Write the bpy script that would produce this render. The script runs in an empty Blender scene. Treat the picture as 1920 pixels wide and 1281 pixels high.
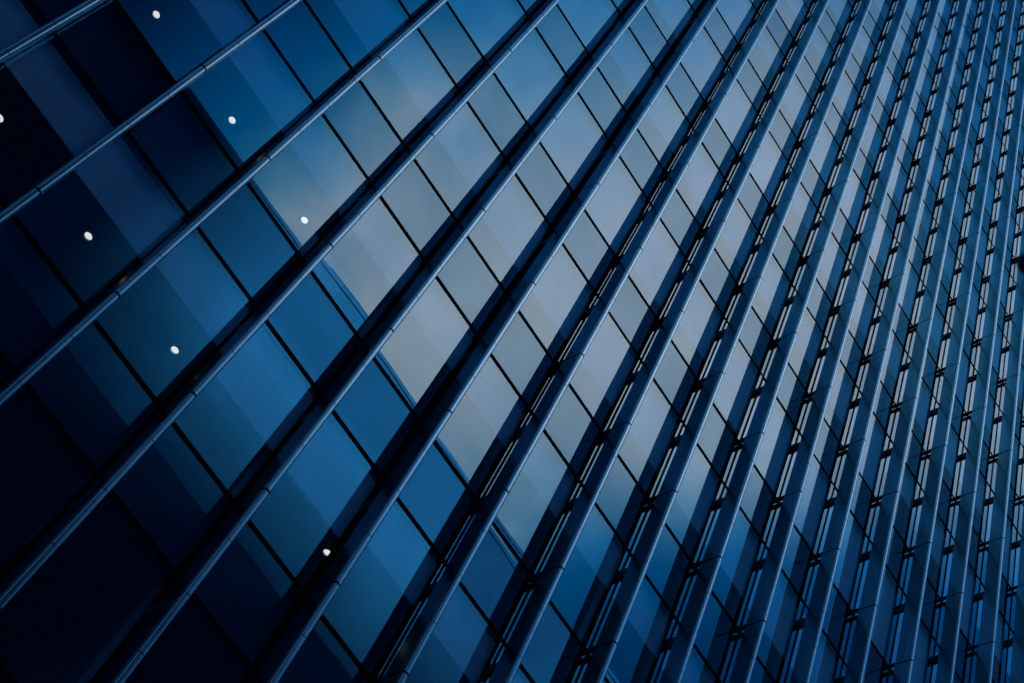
import bpy, bmesh, math, random
from mathutils import Vector, Matrix
random.seed(7)
scene = bpy.context.scene
col = scene.collection
R = math.radians

# ------------------------------------------------------------------ camera
BAY, STOREY, HEAD, ZJ = 1.5, 4.25781, 0.63925, 25.4476   # bay width, storey height, window-head fraction, height of joint line 0
CAM = Vector((-3.41745, -13.70088, 1.65))
RIGHT = Vector((0.55223668, -0.7789079, 0.29721563))
DOWN = Vector((0.79532967, 0.38531763, -0.4679541))
FWD = Vector((0.24997072, 0.49480583, 0.83227509))
FPX = 3134.818
cam_d = bpy.data.cameras.new('camera')
cam = bpy.data.objects.new('camera', cam_d)
col.objects.link(cam)
rot = Matrix((RIGHT, -DOWN, -FWD)).transposed()
cam.matrix_world = Matrix.Translation(CAM) @ rot.to_4x4()
cam_d.sensor_width = 36
cam_d.lens = FPX / 1920 * 36
cam_d.clip_start, cam_d.clip_end = 0.1, 3000
cam_d.dof.use_dof = True
cam_d.dof.focus_distance = 34
cam_d.dof.aperture_fstop = 4.0
scene.camera = cam

# ------------------------------------------------------------------ sky
SUN_EL, SUN_AZ = R(47.5), R(8)          # sun stands behind the tower
world = bpy.data.worlds.new('World')
scene.world = world
world.use_nodes = True
nt = world.node_tree
N, L = nt.nodes, nt.links
N.clear()
def wm(op, a, b=None, c=None, clamp=False):
    n = N.new('ShaderNodeMath'); n.operation = op; n.use_clamp = clamp
    for i, v in enumerate((a, b, c)):
        if v is None: continue
        if isinstance(v, (int, float)): n.inputs[i].default_value = v
        else: L.new(v, n.inputs[i])
    return n.outputs[0]
tc = N.new('ShaderNodeTexCoord')
sep = N.new('ShaderNodeSeparateXYZ'); L.new(tc.outputs['Generated'], sep.inputs[0])
x, y, z = sep.outputs
# one broad bright break in the evening cloud, over the roofs across the street
dx, dz = wm('SUBTRACT', x, 0.226), wm('SUBTRACT', z, 0.835)
e = wm('ADD', wm('MULTIPLY', wm('MULTIPLY', dx, dx), -8.5), wm('MULTIPLY', wm('MULTIPLY', dz, dz), -57.2))
e = wm('ADD', e, wm('MULTIPLY', wm('MULTIPLY', dx, dz), -1.57))
lobe = wm('MULTIPLY', wm('EXPONENT', e), 1.64)
front = N.new('ShaderNodeMapRange'); front.interpolation_type = 'SMOOTHSTEP'
L.new(y, front.inputs[0])
for i, v in ((1, 0.1), (2, -0.15), (3, 0.0), (4, 1.0)): front.inputs[i].default_value = v
lobe = wm('MULTIPLY', lobe, front.outputs[0])
edge = N.new('ShaderNodeMapRange'); edge.interpolation_type = 'SMOOTHSTEP'      # where the dark cloud bank begins
L.new(x, edge.inputs[0])
for i, v in ((1, -0.08), (2, 0.13), (3, 0.02), (4, 1.0)): edge.inputs[i].default_value = v
lobe = wm('MULTIPLY', lobe, edge.outputs[0])
low = N.new('ShaderNodeMapRange'); low.interpolation_type = 'SMOOTHSTEP'        # low dark cloud towards the east
L.new(z, low.inputs[0])
for i, v in ((1, 0.765), (2, 0.845), (3, 0.55), (4, 0.0)): low.inputs[i].default_value = v
east = N.new('ShaderNodeMapRange'); east.interpolation_type = 'SMOOTHSTEP'
L.new(x, east.inputs[0])
for i, v in ((1, 0.33), (2, 0.43), (3, 0.0), (4, 1.0)): east.inputs[i].default_value = v
lobe = wm('MULTIPLY', lobe, wm('SUBTRACT', 1.0, wm('MULTIPLY', low.outputs[0], east.outputs[0])))
noi = N.new('ShaderNodeTexNoise'); noi.inputs['Scale'].default_value = 3.2; noi.inputs['Detail'].default_value = 5
noi.inputs['Roughness'].default_value = 0.5
L.new(tc.outputs['Generated'], noi.inputs['Vector'])
noi2 = N.new('ShaderNodeTexNoise'); noi2.inputs['Scale'].default_value = 11; noi2.inputs['Detail'].default_value = 6; noi2.inputs['Distortion'].default_value = 0.6
L.new(tc.outputs['Generated'], noi2.inputs['Vector'])
cl = wm('ADD', wm('ADD', wm('MULTIPLY', noi.outputs['Fac'], 0.6), wm('MULTIPLY', noi2.outputs['Fac'], 0.5)), 0.45)
# a paler stretch of cloud to the west (along the street)
wx, wz = wm('ADD', x, 0.36), wm('SUBTRACT', z, 0.84)
we = wm('ADD', wm('MULTIPLY', wm('MULTIPLY', wx, wx), -13.0), wm('MULTIPLY', wm('MULTIPLY', wz, wz), -57.0))
wedge = N.new('ShaderNodeMapRange'); wedge.interpolation_type = 'SMOOTHSTEP'
L.new(x, wedge.inputs[0])
for i, v in ((1, -0.08), (2, -0.30), (3, 0.0), (4, 1.4)): wedge.inputs[i].default_value = v
wlow = N.new('ShaderNodeMapRange'); wlow.interpolation_type = 'SMOOTHSTEP'
L.new(z, wlow.inputs[0])
for i, v in ((1, 0.785), (2, 0.875), (3, 0.0), (4, 1.0)): wlow.inputs[i].default_value = v
west = wm('MULTIPLY', wlow.outputs[0], wm('MULTIPLY', wm('EXPONENT', we), wedge.outputs[0]))
west = wm('MULTIPLY', west, front.outputs[0])
tot = wm('MULTIPLY', wm('ADD', wm('ADD', lobe, west), 0.05), cl)
ramp = N.new('ShaderNodeValToRGB')
sc = wm('MULTIPLY', tot, 1 / 1.9)
L.new(sc, ramp.inputs[0])
stops = [(0.0, (0, 0, 0.004)), (0.10, (0, .02, .10)), (0.45, (0, .125, .45)), (0.80, (0, .275, .80)), (1.0, (.04, .44, 1.0)),
         (1.1, (.11, .55, 1.1)), (1.25, (.25, .73, 1.25)), (1.36, (.42, .90, 1.36)), (1.46, (.68, 1.05, 1.46)), (1.57, (.86, 1.21, 1.57)), (1.9, (1.3, 1.58, 1.9))]
el = ramp.color_ramp.elements
while len(el) < len(stops): el.new(0.5)
for s, (p, c) in zip(el, stops):
    s.position = p / 1.9; s.color = (*c, 1)
# the cloud turns greyer towards the east end of the street
ramp2 = N.new('ShaderNodeValToRGB'); L.new(sc, ramp2.inputs[0])
stops2 = [(0.0, (0, 0, 0.004)), (0.3, (0, .085, .30)), (0.6, (.05, .27, .60)), (0.8, (.20, .46, .80)), (1.0, (.48, .72, 1.0)), (1.2, (.75, .95, 1.2)), (1.9, (1.3, 1.58, 1.9))]
el2 = ramp2.color_ramp.elements
while len(el2) < len(stops2): el2.new(0.5)
for s, (p, c) in zip(el2, stops2):
    s.position = p / 1.9; s.color = (*c, 1)
em_ = N.new('ShaderNodeMapRange'); em_.interpolation_type = 'SMOOTHSTEP'; L.new(wm('DIVIDE', x, wm('MAXIMUM', wm('MULTIPLY', y, -1.0), 0.05)), em_.inputs[0])
for i, v in ((1, 0.25), (2, 0.80), (3, 0.0), (4, 1.0)): em_.inputs[i].default_value = v
cmix = N.new('ShaderNodeMix'); cmix.data_type = 'RGBA'
ez_ = N.new('ShaderNodeMapRange'); ez_.interpolation_type = 'SMOOTHSTEP'; L.new(z, ez_.inputs[0])
for i, v in ((1, 0.785), (2, 0.875), (3, 0.0), (4, 1.0)): ez_.inputs[i].default_value = v
L.new(wm('MULTIPLY', em_.outputs[0], ez_.outputs[0]), cmix.inputs[0]); L.new(ramp.outputs[0], cmix.inputs[6]); L.new(ramp2.outputs[0], cmix.inputs[7])
sky = N.new('ShaderNodeTexSky'); sky.sky_type = 'NISHITA'; sky.sun_disc = False
sky.sun_elevation = SUN_EL; sky.sun_rotation = SUN_AZ
tint = N.new('ShaderNodeMix'); tint.data_type = 'RGBA'; tint.blend_type = 'MULTIPLY'; tint.inputs[0].default_value = 1
L.new(sky.outputs[0], tint.inputs[6]); tint.inputs[7].default_value = (0.0, 0.02, 0.06, 1)
bg = N.new('ShaderNodeBackground'); L.new(tint.outputs[2], bg.inputs[0]); bg.inputs[1].default_value = 0.1
bg2 = N.new('ShaderNodeBackground'); L.new(cmix.outputs[2], bg2.inputs[0]); bg2.inputs[1].default_value = 0.77
add = N.new('ShaderNodeAddShader'); L.new(bg.outputs[0], add.inputs[0]); L.new(bg2.outputs[0], add.inputs[1])
wo = N.new('ShaderNodeOutputWorld'); L.new(add.outputs[0], wo.inputs[0])

# ------------------------------------------------------------------ sun
sun_d = bpy.data.lights.new('sun', 'SUN')
sun_d.energy = 5.0; sun_d.angle = R(10); sun_d.color = (1.0, 0.96, 0.9)
sun = bpy.data.objects.new('sun', sun_d); col.objects.link(sun)
to_sun = Vector((math.sin(SUN_AZ) * math.cos(SUN_EL), math.cos(SUN_AZ) * math.cos(SUN_EL), math.sin(SUN_EL)))
sun.rotation_euler = (-to_sun).to_track_quat('-Z', 'Y').to_euler()

scene.view_settings.view_transform = 'Standard'
scene.view_settings.look = 'None'
scene.view_settings.exposure = 0.4
scene.view_settings.gamma = 1
scene.render.engine = 'CYCLES'
scene.cycles.max_bounces = 10
scene.cycles.transparent_max_bounces = 12
scene.cycles.caustics_reflective = True
scene.cycles.sample_clamp_indirect = 4

# ------------------------------------------------------------------ helpers
def M(name, base, rough=0.5, metal=0.0, noise=None, bump=None, spec=0.5):
    m = bpy.data.materials.new(name); m.use_nodes = True
    n, l = m.node_tree.nodes, m.node_tree.links
    p = n['Principled BSDF']
    p.inputs['Base Color'].default_value = (*base, 1)
    p.inputs['Roughness'].default_value = rough
    p.inputs['Metallic'].default_value = metal
    p.inputs['Specular IOR Level'].default_value = spec
    if noise:
        scale, amt, stretch = noise
        t = n.new('ShaderNodeTexCoord'); mp = n.new('ShaderNodeMapping'); mp.inputs['Scale'].default_value = stretch
        geo = n.new('ShaderNodeNewGeometry')
        l.new(geo.outputs['Position'], mp.inputs[0])
        x_ = n.new('ShaderNodeTexNoise'); x_.inputs['Scale'].default_value = scale; x_.inputs['Detail'].default_value = 6
        l.new(mp.outputs[0], x_.inputs['Vector'])
        mr = n.new('ShaderNodeMapRange'); l.new(x_.outputs['Fac'], mr.inputs[0])
        mr.inputs[1].default_value = .3; mr.inputs[2].default_value = .7
        mr.inputs[3].default_value = 1 - amt; mr.inputs[4].default_value = 1 + amt
        mx = n.new('ShaderNodeMix'); mx.data_type = 'RGBA'; mx.blend_type = 'MULTIPLY'; mx.inputs[0].default_value = 1
        mx.inputs[6].default_value = (*base, 1)
        l.new(mr.outputs[0], mx.inputs[7]); l.new(mx.outputs[2], p.inputs['Base Color'])
        r2 = n.new('ShaderNodeMapRange'); l.new(x_.outputs['Fac'], r2.inputs[0])
        r2.inputs[1].default_value = .3; r2.inputs[2].default_value = .7
        r2.inputs[3].default_value = max(0.02, rough - .03); r2.inputs[4].default_value = rough + .03
        l.new(r2.outputs[0], p.inputs['Roughness'])
    return m

def glass_mat(name, ior, tint_c, refl=(1, 1, 1)):
    m = bpy.data.materials.new(name); m.use_nodes = True
    n, l = m.node_tree.nodes, m.node_tree.links
    n.clear()
    fr = n.new('ShaderNodeFresnel'); fr.inputs['IOR'].default_value = ior
    g0 = n.new('ShaderNodeNewGeometry'); mi_ = n.new('ShaderNodeMath'); mi_.operation = 'MULTIPLY_ADD'     # same mirror strength from either face
    l.new(g0.outputs['Backfacing'], mi_.inputs[0]); mi_.inputs[1].default_value = 1 / ior - ior; mi_.inputs[2].default_value = ior
    l.new(mi_.outputs[0], fr.inputs['IOR'])
    gl = n.new('ShaderNodeBsdfGlossy'); gl.inputs['Color'].default_value = (*refl, 1); gl.inputs['Roughness'].default_value = 0.0
    tr = n.new('ShaderNodeBsdfTransparent'); tr.inputs[0].default_value = (*tint_c, 1)
    # faint dirt: streaks that veil the glass a little
    geo = n.new('ShaderNodeNewGeometry'); mp = n.new('ShaderNodeMapping'); mp.inputs['Scale'].default_value = (9, 1, 0.7)
    l.new(geo.outputs['Position'], mp.inputs[0])
    ns = n.new('ShaderNodeTexNoise'); ns.inputs['Scale'].default_value = 1.6; ns.inputs['Detail'].default_value = 7
    l.new(mp.outputs[0], ns.inputs['Vector'])
    dr = n.new('ShaderNodeMapRange'); l.new(ns.outputs['Fac'], dr.inputs[0])
    dr.inputs[1].default_value = .5; dr.inputs[2].default_value = .8; dr.inputs[3].default_value = 0; dr.inputs[4].default_value = .05
    di = n.new('ShaderNodeBsdfDiffuse'); di.inputs[0].default_value = (.1, .2, .3, 1)
    # very slight roller-wave in the sheet
    n2 = n.new('ShaderNodeTexNoise'); n2.inputs['Scale'].default_value = 0.7; n2.inputs['Detail'].default_value = 1
    l.new(geo.outputs['Position'], n2.inputs['Vector'])
    bp = n.new('ShaderNodeBump'); bp.inputs['Strength'].default_value = 0.06; bp.inputs['Distance'].default_value = 0.02
    oi = n.new('ShaderNodeObjectInfo'); w1 = n.new('ShaderNodeTexWhiteNoise'); w1.noise_dimensions = '1D'     # each sheet is hung a touch out of true
    l.new(oi.outputs['Random'], w1.inputs['W'])
    va = n.new('ShaderNodeVectorMath'); va.operation = 'MULTIPLY_ADD'
    l.new(w1.outputs['Color'], va.inputs[0]); va.inputs[1].default_value = (.014, 0, .011); va.inputs[2].default_value = (-.007, 0, -.0055)
    vb = n.new('ShaderNodeVectorMath'); vb.operation = 'ADD'; l.new(geo.outputs['Normal'], vb.inputs[0]); l.new(va.outputs[0], vb.inputs[1])
    vn = n.new('ShaderNodeVectorMath'); vn.operation = 'NORMALIZE'; l.new(vb.outputs[0], vn.inputs[0]); l.new(vn.outputs[0], bp.inputs['Normal'])
    l.new(n2.outputs['Fac'], bp.inputs['Height']); l.new(bp.outputs[0], gl.inputs['Normal'])
    mx = n.new('ShaderNodeMixShader'); l.new(fr.outputs[0], mx.inputs[0]); l.new(tr.outputs[0], mx.inputs[1]); l.new(gl.outputs[0], mx.inputs[2])
    m2 = n.new('ShaderNodeMixShader'); l.new(dr.outputs[0], m2.inputs[0]); l.new(mx.outputs[0], m2.inputs[1]); l.new(di.outputs[0], m2.inputs[2])
    o = n.new('ShaderNodeOutputMaterial'); l.new(m2.outputs[0], o.inputs[0])
    return m

def clear_mat(name, c):
    m = bpy.data.materials.new(name); m.use_nodes = True
    n, l = m.node_tree.nodes, m.node_tree.links
    n.clear()
    tr = n.new('ShaderNodeBsdfTransparent'); tr.inputs[0].default_value = (*c, 1)
    o = n.new('ShaderNodeOutputMaterial'); l.new(tr.outputs[0], o.inputs[0])
    return m

def emit_mat(name, c, s):
    m = bpy.data.materials.new(name); m.use_nodes = True
    n, l = m.node_tree.nodes, m.node_tree.links
    n.clear()
    em = n.new('ShaderNodeEmission'); em.inputs[0].default_value = (*c, 1); em.inputs[1].default_value = s
    o = n.new('ShaderNodeOutputMaterial'); l.new(em.outputs[0], o.inputs[0])
    return m

MAT = dict(
    glass=glass_mat('coated_glass', 2.4, (.78, .86, .92), (.96, 1.0, 1.0)),
    glass2=glass_mat('spandrel_glass', 2.2, (.46, .62, .74), (.80, .94, 1.0)),
    clear=clear_mat('glass_body', (.93, .97, .99)),
    cap=M('black_cap', (.002, .003, .005), .9, spec=.05),
    fin=M('anodised_fin', (.10, .34, .41), .24, 1.0, (1.3, .06, (2, 2, .25))),
    nose=M('fin_nose', (.42, .43, .43), .24, .97, (2.0, .06, (2, 2, .4))),
    dark=M('dark_steel', (.012, .015, .022), .5, .3),
    backpan=M('back_panel', (.03, .06, .10), .6, 0, (.8, .10, (1, 1, 1))),
    blind=M('blind_fabric', (.74, .77, .78), .9, 0, (6, .05, (8, 1, .3))),
    bar=M('blind_bar', (.60, .72, .80), .4),
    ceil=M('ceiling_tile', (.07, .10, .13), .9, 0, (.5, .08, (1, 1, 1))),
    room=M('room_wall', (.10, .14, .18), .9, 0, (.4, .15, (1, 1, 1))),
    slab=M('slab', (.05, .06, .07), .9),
    lamp=emit_mat('lamp_glow', (1.0, .90, .84), .9),
    rim=M('lamp_rim', (.85, .85, .85), .5),
    asphalt=M('asphalt', (.05, .05, .052), .9, 0, (3, .3, (1, 1, 1))),
    paving=M('paving', (.22, .22, .23), .85, 0, (2, .2, (1, 1, 1))),
    kerb=M('kerb_stone', (.3, .3, .31), .8, 0, (3, .2, (1, 1, 1))),
    paint=M('road_paint', (.7, .7, .7), .7),
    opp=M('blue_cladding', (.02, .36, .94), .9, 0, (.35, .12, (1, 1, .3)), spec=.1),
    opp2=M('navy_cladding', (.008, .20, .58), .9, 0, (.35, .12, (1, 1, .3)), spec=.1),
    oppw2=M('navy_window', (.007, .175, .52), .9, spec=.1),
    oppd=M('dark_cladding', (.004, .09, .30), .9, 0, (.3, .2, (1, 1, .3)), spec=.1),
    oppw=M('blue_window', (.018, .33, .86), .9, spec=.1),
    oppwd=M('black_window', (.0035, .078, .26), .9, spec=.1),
    pale=M('pale_concrete', (.62, .66, .70), .85, 0, (1.2, .22, (1, 1, .5))),
    card=M('pale_card', (.82, .80, .76), .9, 0, (5, .10, (1, 1, 1))),
    black=M('black_paint', (.004, .004, .005), .5),
)

def put(o, parent=None):
    col.objects.link(o)
    if parent: o.parent = parent
    return o
def mesh_of(bm, name, mats):
    me = bpy.data.meshes.new(name)
    bmesh.ops.recalc_face_normals(bm, faces=bm.faces)
    bm.to_mesh(me); bm.free()
    for m in mats: me.materials.append(MAT[m])
    return me
def obj(name, me, parent=None, loc=(0, 0, 0)):
    o = bpy.data.objects.new(name, me); o.location = loc
    return put(o, parent)
def thing(name, label, cat, loc=(0, 0, 0), group=None):
    o = bpy.data.objects.new(name, None); o.location = loc; o.empty_display_size = .2
    col.objects.link(o)
    o['label'] = label; o['category'] = cat
    if group: o['group'] = group
    return o
def box(bm, x0, x1, y0, y1, z0, z1, mi=0):
    vs = [bm.verts.new((a, b, c)) for a in (x0, x1) for b in (y0, y1) for c in (z0, z1)]
    fs = []
    for f in ((0, 1, 3, 2), (4, 6, 7, 5), (0, 4, 5, 1), (2, 3, 7, 6), (0, 2, 6, 4), (1, 5, 7, 3)):
        fc = bm.faces.new([vs[i] for i in f]); fc.material_index = mi; fs.append(fc)
    return fs
def prism(bm, prof, z0, z1, mi=0, smooth=None, dark=()):
    a = [bm.verts.new((p[0], p[1], z0)) for p in prof]
    b = [bm.verts.new((p[0], p[1], z1)) for p in prof]
    n = len(prof)
    for i in range(n):
        f = bm.faces.new((a[i], a[(i + 1) % n], b[(i + 1) % n], b[i])); f.material_index = 1 if i in dark else mi
        if smooth and smooth(i): f.smooth = True
    if smooth:
        a = [bm.verts.new(v.co) for v in a]; b = [bm.verts.new(v.co) for v in b]
    for ring in (a[::-1], b):
        f = bm.faces.new(ring); f.material_index = mi
def lathe(bm, prof, seg=32, mi=0, axis_z=True, c=(0, 0, 0)):
    rings = []
    for r, zz in prof:
        rings.append([bm.verts.new((c[0] + r * math.cos(2 * math.pi * k / seg), c[1] + r * math.sin(2 * math.pi * k / seg), c[2] + zz)) for k in range(seg)])
    for a, b in zip(rings, rings[1:]):
        for k in range(seg):
            f = bm.faces.new((a[k], a[(k + 1) % seg], b[(k + 1) % seg], b[k])); f.material_index = mi; f.smooth = True
    for ring in (rings[0][::-1], rings[-1]):
        f = bm.faces.new(ring); f.material_index = mi

W2, H2 = 1920, 1281
def pix(p):
    d = Vector(p) - CAM
    zc = d.dot(FWD)
    if zc < .1: return None
    return (FPX * d.dot(RIGHT) / zc + W2 / 2, FPX * d.dot(DOWN) / zc + H2 / 2)
def clipped_area(pts):
    poly = [pix(p) for p in pts]
    if any(p is None for p in poly): return 0
    for ax, lim, sg in ((0, 0, 1), (0, W2, -1), (1, 0, 1), (1, H2, -1)):
        out = []
        for i in range(len(poly)):
            p, q = poly[i], poly[(i + 1) % len(poly)]
            dp, dq = sg * (p[ax] - lim), sg * (q[ax] - lim)
            if dp >= 0: out.append(p)
            if dp * dq < 0:
                t = dp / (dp - dq)
                out.append((p[0] + t * (q[0] - p[0]), p[1] + t * (q[1] - p[1])))
        poly = out
        if not poly: return 0
    return abs(sum(poly[i][0] * poly[(i + 1) % len(poly)][1] - poly[(i + 1) % len(poly)][0] * poly[i][1] for i in range(len(poly)))) / 2

# ------------------------------------------------------------------ the glass tower
U0, U1 = -10, 21            # fins stand at u = U0 .. U1
K0, K1 = -6, 13             # storeys (joint k at the floor of storey k)
ZB = ZJ + K0 * STOREY       # foot of the facade
ZT = ZJ + (K1 + 1) * STOREY # roof
XA, XB = U0 * BAY, U1 * BAY
DEPTH = 22.0
tower = thing('office_tower', 'dark blue glass office tower with upright metal fins, seen steeply from below', 'building')

# panes: a 22 mm sheet whose street face is the coated glass
GAP, PT = 0.009, 0.022
def pane_bm(bm, xc, z0, z1, tilt=0.0, tiltx=0.0):
    x0, x1 = xc - BAY / 2 + GAP, xc + BAY / 2 - GAP
    hz = (z1 - z0) / 2
    fs = box(bm, x0, x1, 0, PT, z0, z1, 1)
    vs = {v for f in fs for v in f.verts}
    for v in vs:
        v.co.y += tilt * (v.co.z - (z0 + z1) / 2) + tiltx * (v.co.x - xc)
    fs[2].material_index = 0        # street face
def rt(): return max(-.0026, min(.0026, random.gauss(0, .0012)))

cells = []
for i in range(U0, U1):
    for k in range(K0, K1 + 1):
        xa, xb = i * BAY, (i + 1) * BAY
        z0 = ZJ + k * STOREY; zh = z0 + HEAD * STOREY; z1 = z0 + STOREY
        for kind, a, b in (('window', z0, zh), ('spandrel_panel', zh, z1)):
            ar = clipped_area([(xa, 0, a), (xb, 0, a), (xb, 0, b), (xa, 0, b)])
            cells.append((ar, kind, i, k, a, b))
blind_edge = {-2: -1.60, -1: -.604, 0: .238, 1: 1.075}
special = {(-2, -2): -1.638, (-1, -2): -1.60, (0, -2): -1.69, (1, -2): -1.69, (2, -2): -1.595, (3, -2): -1.593,
           (-3, -1): -.60, (-2, -1): -.604, (-1, -1): -.608, (0, -1): -.604, (-1, 0): .318, (0, 0): .30, (3, 1): 1.155, (4, 1): 1.235, (5, 1): 1.10}
def blind_v(i, k):
    rnd = random.Random(i * 97 + k * 31)
    if (i, k) in special: return special[(i, k)]
    if k <= -3: return k + HEAD - .05
    if k in blind_edge: return blind_edge[k] + rnd.choice((0, 0, 0, .004, -.006))
    return k + rnd.choice((.24, .24, .24, .30, .08, .08, .40))
def blind_bm(bm, i, k):
    zb = ZJ + blind_v(i, k) * STOREY
    zh = ZJ + (k + HEAD) * STOREY - .05
    xc = (i + .5) * BAY
    x0, x1 = xc - BAY / 2 + .035, xc + BAY / 2 - .035
    box(bm, x0, x1, .118, .122, zb + .03, zh, 0)          # fabric
    box(bm, x0, x1, .110, .130, zb, zb + .03, 1)          # bottom bar
    box(bm, x0, x1, .10, .17, zh, zh + .04, 1)            # roller case
cells.sort(key=lambda c: -c[0])
for kind in ('window', 'spandrel_panel'):
    lst = [c for c in cells if c[1] == kind]
    rest = bmesh.new(); rest_b = bmesh.new()
    nb = 0
    for n_, (ar, _, i, k, a, b) in enumerate(lst):
        xc = (i + .5) * BAY
        if n_ < 100 and ar > 20:
            bm = bmesh.new(); pane_bm(bm, 0, a - a, b - a, rt(), rt())
            o = obj(kind, mesh_of(bm, kind, ('glass' if kind == 'window' else 'glass2', 'clear')), tower, (xc, 0, a))
            if kind == 'window' and k > -3:
                bm = bmesh.new(); blind_bm(bm, i, k)
                me = mesh_of(bm, 'roller_blind', ('blind', 'bar'))
                me.transform(Matrix.Translation((-xc, 0, -a)))
                obj('roller_blind', me, o)
        else:
            pane_bm(rest, xc, a, b, 0, 0)
            if kind == 'window' and ar > 0 and k > -3: blind_bm(rest_b, i, k)
    o = obj(kind, mesh_of(rest, kind, ('glass' if kind == 'window' else 'glass2', 'clear')), tower); o['kind'] = 'stuff'
    if kind == 'window':
        if len(rest_b.verts):
            o = obj('roller_blind', mesh_of(rest_b, 'roller_blind', ('blind', 'bar')), tower); o['kind'] = 'stuff'
        else: rest_b.free()

# transoms (two per storey) and slim upright joints
for k in range(K0, K1 + 2):
    for fr_ in (0, HEAD):
        zc = ZJ + (k + fr_) * STOREY
        if zc > ZT + .1: continue
        bm = bmesh.new()
        box(bm, XA, XB, -.007, .16, zc - .042, zc + .042)
        obj('transom', mesh_of(bm, 'transom', ('cap',)), tower)
bm = bmesh.new(); box(bm, -.020, .020, -.012, .15, ZB, ZT); joint_me = mesh_of(bm, 'mullion', ('cap',))
for i in range(U0, U1 + 1):
    obj('mullion', joint_me, tower, (i * BAY, 0, 0))

# fins: body in storey lengths, rounded nose caps in quarter-storey lengths
T2, Y_IN, Y_BODY, Y_NOSE, RC = .056, -.150, -.490, -.552, .040
def body_prof():
    gy = -.335
    return [(-T2, Y_BODY), (-T2, gy - .004), (-T2 + .005, gy - .003), (-T2 + .005, gy + .003), (-T2, gy + .004), (-T2 + .004, Y_IN - .012), (-T2 + .018, Y_IN),
            (T2 - .018, Y_IN), (T2 - .004, Y_IN - .012), (T2, gy + .004), (T2 - .005, gy + .003), (T2 - .005, gy - .003), (T2, gy - .004), (T2, Y_BODY)]
def nose_prof():
    p = [(T2, Y_BODY - .001)]
    for q in range(0, 9):
        a = math.pi / 2 * q / 8
        p.append((T2 - RC + RC * math.cos(a), Y_NOSE + .058 - .058 * math.sin(a)))
    for q in range(0, 9):
        a = math.pi / 2 * q / 8
        p.append((-T2 + RC - RC * math.sin(a), Y_NOSE + .058 - .058 * math.cos(a)))
    p.append((-T2, Y_BODY - .001))
    return p
bmf = bmesh.new(); bmn = bmesh.new()
bp_, np_ = body_prof(), nose_prof()
for k in range(K0, K1 + 1):
    z0 = ZJ + k * STOREY; z1 = z0 + STOREY
    prism(bmf, bp_, z0 + .020, z1 - .020, 0, None, (5, 6, 7))  # back edge faces coloured black for the shade in the gap behind the blade
    for q in range(4):
        a = z0 + STOREY * q / 4 + (.020 if q == 0 else .007); b = z0 + STOREY * (q + 1) / 4 - (.020 if q == 3 else .007)
        prism(bmn, np_, a, b, 0, lambda i: 1 <= i <= 17)
box(bmf, -T2 + .022, T2 - .022, Y_BODY - .03, Y_IN - .02, ZB, ZT, 1)     # dark spine seen in the open joints
fin_me = mesh_of(bmf, 'fin', ('fin', 'cap')); nose_me = mesh_of(bmn, 'nose_cap', ('nose',))
def bracket_bm(bm, z, h, w, x=0):
    box(bm, x - w / 2, x + w / 2, Y_IN - .006, -.0125, z - h / 2, z + h / 2)
    box(bm, x - w / 2 - .012, x + w / 2 + .012, -.024, -.0122, z - h / 2 - .012, z + h / 2 + .012)   # foot plate on the joint
bspec = {'arm': (.018, .034, .085), 'tie': (-.040, .034, .085), 'shoe': (.482, .19, .095)}
b_me = {}
for n_, (v_, h_, w_) in bspec.items():
    bm = bmesh.new(); bracket_bm(bm, 0, h_, w_); b_me[n_] = mesh_of(bm, 'bracket', ('dark',))
fins = {}
for i in range(U0, U1 + 1):
    f = obj('fin', fin_me, tower, (i * BAY, 0, 0)); fins[i] = f
    obj('nose_cap', nose_me, f)
br = []
for i in range(U0, U1 + 1):
    for k in range(K0, K1 + 1):
        for n_, (v_, h_, w_) in bspec.items():
            p = (i * BAY, -.08, ZJ + (k + v_) * STOREY)
            q = pix(p)
            vis = q is not None and -10 < q[0] < W2 + 10 and -10 < q[1] < H2 + 10
            d = (Vector(p) - CAM).length
            hid = i < 2          # behind their own fin, seen head-on
            br.append((0 if vis and not hid else 1 if vis else 2, d, i, k, n_, p))
br.sort(key=lambda b: b[:4])
rest = bmesh.new()
for n_, (_, d, i, k, t, p) in enumerate(br):
    if n_ < 100: obj('bracket', b_me[t], fins[i], (0, 0, p[2]))
    else: bracket_bm(rest, p[2], bspec[t][1], bspec[t][2], p[0])
o = obj('bracket', mesh_of(rest, 'bracket', ('dark',)), tower); o['kind'] = 'stuff'

# inside: slab edge and back panel behind each spandrel, ceiling, back wall, partitions
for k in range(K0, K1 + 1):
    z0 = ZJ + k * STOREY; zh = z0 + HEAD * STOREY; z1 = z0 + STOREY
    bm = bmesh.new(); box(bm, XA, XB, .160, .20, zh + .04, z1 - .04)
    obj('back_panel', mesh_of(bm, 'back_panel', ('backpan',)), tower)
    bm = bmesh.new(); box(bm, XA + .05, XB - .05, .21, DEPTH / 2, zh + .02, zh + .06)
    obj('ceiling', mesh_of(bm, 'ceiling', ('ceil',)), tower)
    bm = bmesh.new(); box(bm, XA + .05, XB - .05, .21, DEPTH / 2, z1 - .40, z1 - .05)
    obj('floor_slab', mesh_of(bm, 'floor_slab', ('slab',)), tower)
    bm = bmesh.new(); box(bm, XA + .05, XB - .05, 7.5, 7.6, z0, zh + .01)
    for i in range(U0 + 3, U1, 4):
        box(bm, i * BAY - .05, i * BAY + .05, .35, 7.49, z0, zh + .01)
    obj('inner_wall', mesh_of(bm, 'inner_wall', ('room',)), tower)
bm = bmesh.new()
box(bm, XA - .4, XA, .0, DEPTH, 0, ZT); box(bm, XB, XB + .4, .0, DEPTH, 0, ZT); box(bm, XA, XB, DEPTH - .4, DEPTH, 0, ZT)
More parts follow.
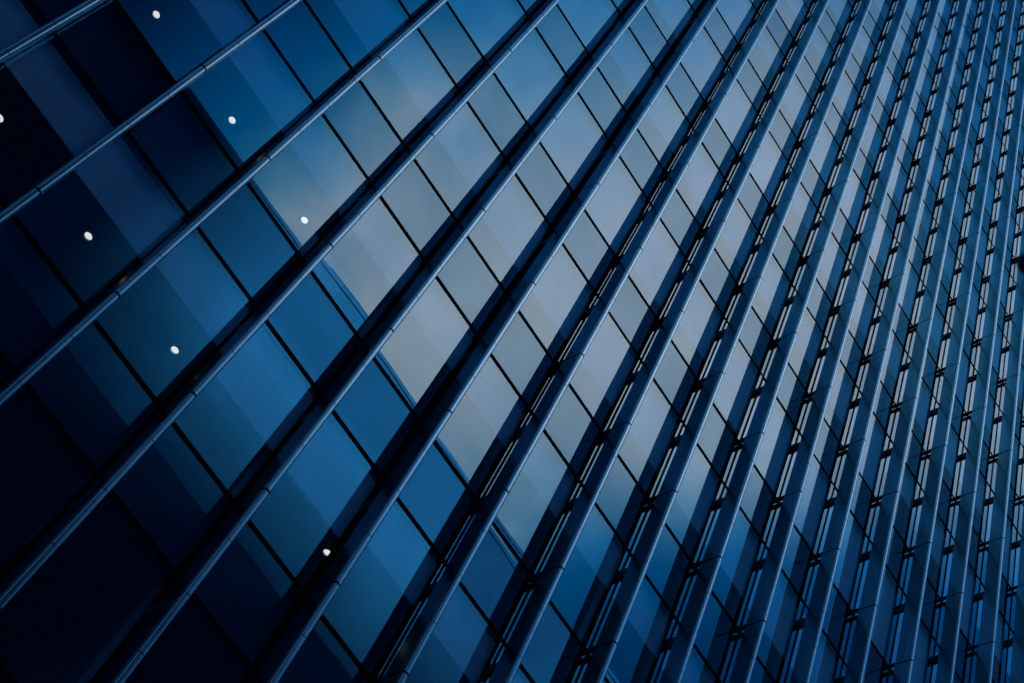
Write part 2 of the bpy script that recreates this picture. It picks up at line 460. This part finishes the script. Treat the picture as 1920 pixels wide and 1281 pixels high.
obj('outer_wall', mesh_of(bm, 'outer_wall', ('oppd',)), tower)
bm = bmesh.new(); box(bm, XA - .45, XB + .45, .02, DEPTH + .05, ZT + .06, ZT + .9); obj('roof', mesh_of(bm, 'roof', ('slab',)), tower)
bm = bmesh.new(); box(bm, XA, 8.5, 1.5, DEPTH - 1, ZT + .905, ZT + 46); obj('roof_shade_block', mesh_of(bm, 'roof_shade_block', ('oppd',)), tower)  # unseen block added to cast shade on the left of the blue block

# ------------------------------------------------------------------ lit downlights behind the glass
def lamp_me():
    bm = bmesh.new()
    lathe(bm, [(.055, -.012), (.105, -.012), (.105, .004), (.055, .004)], 32, 1)
    me = None
    return bm
lamp_bm = bmesh.new(); lathe(lamp_bm, [(.050, -.012), (.0615, -.012), (.0615, -.004), (.05, -.004)], 36, 0); disc_me = mesh_of(lamp_bm, 'diffuser', ('lamp',))
lamp_bm = bmesh.new()
lathe(lamp_bm, [(.062, -.003), (.062, -.034), (.066, -.038), (.071, -.034), (.072, .0), (.062, .0)], 36, 0); rim_me = mesh_of(lamp_bm, 'rim', ('rim',))
lights = [(-2, -2.66, 'white round downlight cut by the left edge of the photo', 1.57),
          (-2, -1.365, 'lit round downlight in the window left of the centre, second row from the bottom', 1.58),
          (-2, -.055, 'lowest whole round downlight, in the dark blue window at lower left', 1.58),
          (-2, 2.41, 'small lit downlight glinting beside a fin, low in the photo', 1.60),
          (-2, 3.69, 'tiny lit downlight glinting through the fin gap near the bottom edge', 1.59),
          (-1, -2.675, 'lit round downlight nearest the top edge of the photo', 1.43),
          (-1, -1.36, 'lit round downlight in the upper left window, middle one of the upper row', 1.43),
          (-1, -.065, 'round downlight in the paler window, nearest the middle of the photo', 1.42)]
for k, u, lab, yd in lights:
    z = ZJ + (k + HEAD) * STOREY + .018
    t = thing('downlight', lab, 'ceiling light', (u * BAY, yd, z), 'round downlights lit behind the glass')
    obj('diffuser', disc_me, t); obj('rim', rim_me, t)

# a pale carton standing on the floor just inside the glass
zf = ZJ - STOREY + .045
t = thing('carton', 'pale grey carton standing inside the window beside a fin, left of the photo centre', 'box', (.30, .22, zf))
bm = bmesh.new(); box(bm, -.43, .43, -.07, .07, 0, .84); bmesh.ops.bevel(bm, geom=bm.edges[:], offset=.008, segments=2, affect='EDGES'); obj('body', mesh_of(bm, 'body', ('card',)), t)
bm = bmesh.new(); box(bm, -.10, -.04, -.0735, -.0712, .02, .82); box(bm, .425, .4345, -.06, .06, .02, .82); obj('tape', mesh_of(bm, 'tape', ('bar',)), t)

# ------------------------------------------------------------------ street
bm = bmesh.new(); box(bm, -600, 600, -600, 600, -.6, -.16); o = obj('ground', mesh_of(bm, 'ground', ('asphalt',))); o['kind'] = 'structure'
bm = bmesh.new(); box(bm, -300, 300, -26, -17.5, -.155, -.151); o = obj('road', mesh_of(bm, 'road', ('asphalt',))); o['kind'] = 'structure'
for ya, yb in ((-17.35, -.02), (-29.9, -26.15)):
    bm = bmesh.new(); box(bm, -300, 300, ya, yb, -.155, -.02); o = obj('pavement', mesh_of(bm, 'pavement', ('paving',))); o['kind'] = 'structure'
for ya, yb in ((-17.5, -17.353), (-26.147, -26.0)):
    bm = bmesh.new(); box(bm, -300, 300, ya, yb, -.155, -.012); o = obj('kerb', mesh_of(bm, 'kerb', ('kerb',))); o['kind'] = 'structure'
bm = bmesh.new()
for q in range(-20, 21): box(bm, q * 6, q * 6 + 3, -21.82, -21.68, -.150, -.146)
o = obj('road_marking', mesh_of(bm, 'road_marking', ('paint',))); o['kind'] = 'structure'

# ------------------------------------------------------------------ buildings across the street (seen only as reflections; the black ones added to darken)
DO = 30.0
HO = 1.65 + 1.437 * (13.7 + DO)
def block(name, label, x0, x1, h, wallm, winm, bay, storey, ww, wh, y=-DO, depth=18):
    t = thing(name, label, 'building', ((x0 + x1) / 2, y, 0))
    w = (x1 - x0) / 2
    bm = bmesh.new(); box(bm, -w, w, -depth, 0, -.02, h - .002)
    obj('wall', mesh_of(bm, 'wall', (wallm,)), t)
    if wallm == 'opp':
        bm = bmesh.new(); box(bm, -w, w, -.2, .012, 0, 49); obj('lower_wall_shade', mesh_of(bm, 'lower_wall_shade', ('oppd',)), t)  # dark colour over the lower storeys deepens the shade there
    n = int((x1 - x0) / bay); rows = int(h / storey)
    bm = bmesh.new(); box(bm, -ww / 2, ww / 2, -.05, .005, -wh / 2, wh / 2, 0)
    me = mesh_of(bm, 'window', (winm,))
    pts = [((a + .5) * bay - n * bay / 2, (b + .5) * storey) for b in range(rows) for a in range(n)]
    pts.sort(key=lambda p: -p[1])
    for px, pz in pts[:100]: obj('window', me, t, (px, 0, pz))
    if len(pts) > 100:
        bm = bmesh.new()
        for px, pz in pts[100:]: box(bm, px - ww / 2, px + ww / 2, -.05, .005, pz - wh / 2, pz + wh / 2)
        o = obj('window', mesh_of(bm, 'window', (winm,)), t); o['kind'] = 'stuff'
    return t
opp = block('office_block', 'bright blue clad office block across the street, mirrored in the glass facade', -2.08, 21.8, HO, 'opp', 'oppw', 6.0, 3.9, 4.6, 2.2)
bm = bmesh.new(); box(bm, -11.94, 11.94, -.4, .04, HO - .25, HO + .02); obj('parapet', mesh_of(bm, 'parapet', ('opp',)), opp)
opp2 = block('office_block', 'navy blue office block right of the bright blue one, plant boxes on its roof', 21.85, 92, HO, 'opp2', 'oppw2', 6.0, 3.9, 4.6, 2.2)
bm = bmesh.new(); box(bm, -35.07, 35.07, -.4, .04, HO - .25, HO + .02); obj('parapet', mesh_of(bm, 'parapet', ('opp2',)), opp2)
for par, cx_, xs in ((opp, 9.86, ((10.3, 2.0, .9),)), (opp2, 56.925, ((29.0, 1.2, 1.0), (25.6, .8, .6)))):
    for xx, ww_, hh in xs:
        bm = bmesh.new(); box(bm, xx - cx_ - ww_, xx - cx_ + ww_, -3, -.5, HO + .005, HO + hh)
        box(bm, xx - cx_ - ww_ * .5, xx - cx_ + ww_ * .4, -2.4, -.9, HO + hh + .003, HO + hh + .5)
        obj('roof_plant', mesh_of(bm, 'roof_plant', ('opp2',)), par)
block('office_tower', 'tall unseen black block added left across the street to darken the lower right fins', -90, -22, 125, 'oppd', 'oppwd', 4.0, 3.9, 2.6, 2.2)  # added to block the sky mirrored in the lower right fins
block('office_block', 'unseen mid height black block added between the tall and narrow ones to darken the centre fins', -21.9, -9.1, 71, 'oppd', 'oppwd', 3.0, 3.9, 2.0, 2.2)  # added to block the low sky mirrored in the centre fins
left = block('added_dark_block', 'narrow nearly black block added beside the blue one to darken the left end of the glass', -9, -2.12, HO, 'oppd', 'oppwd', 3.0, 3.9, 2.0, 2.2)  # added dark mass so the left panes mirror less light

# ------------------------------------------------------------------ street lamp whose knob pokes into the right edge
def at(px, py, d):
    v = RIGHT * ((px - W2 / 2) / FPX) + DOWN * ((py - H2 / 2) / FPX) + FWD
    return CAM + v * d
p = at(1931, 494, 4.4)
lamp = thing('street_lamp', 'out of focus black street lamp head poking in at the right edge', 'street lamp', (p.x, p.y, -.02))
z = p.z + .02
bm = bmesh.new(); lathe(bm, [(.0, z - .06), (.012, z - .055), (.022, z - .03), (.030, z - .012), (.034, z), (.030, z + .012), (.016, z + .022), (0.006, z + .026)], 32)
obj('lamp_head', mesh_of(bm, 'lamp_head', ('black',)), lamp)
hd = Vector((RIGHT.x, RIGHT.y, 0)).normalized()
bm = bmesh.new(); lathe(bm, [(.010, 0), (.018, .3), (.024, 1.25)], 20)
bmesh.ops.transform(bm, matrix=Matrix.Translation((0, 0, z)) @ hd.to_track_quat('Z', 'X').to_matrix().to_4x4(), verts=bm.verts)
obj('arm', mesh_of(bm, 'arm', ('black',)), lamp)
bm = bmesh.new(); lathe(bm, [(.13, 0), (.13, .04), (.075, .10), (.06, 1.2), (.045, z + .25), (.0, z + .30)], 24)
obj('post', mesh_of(bm, 'post', ('black',)), lamp, tuple(hd * 1.25))
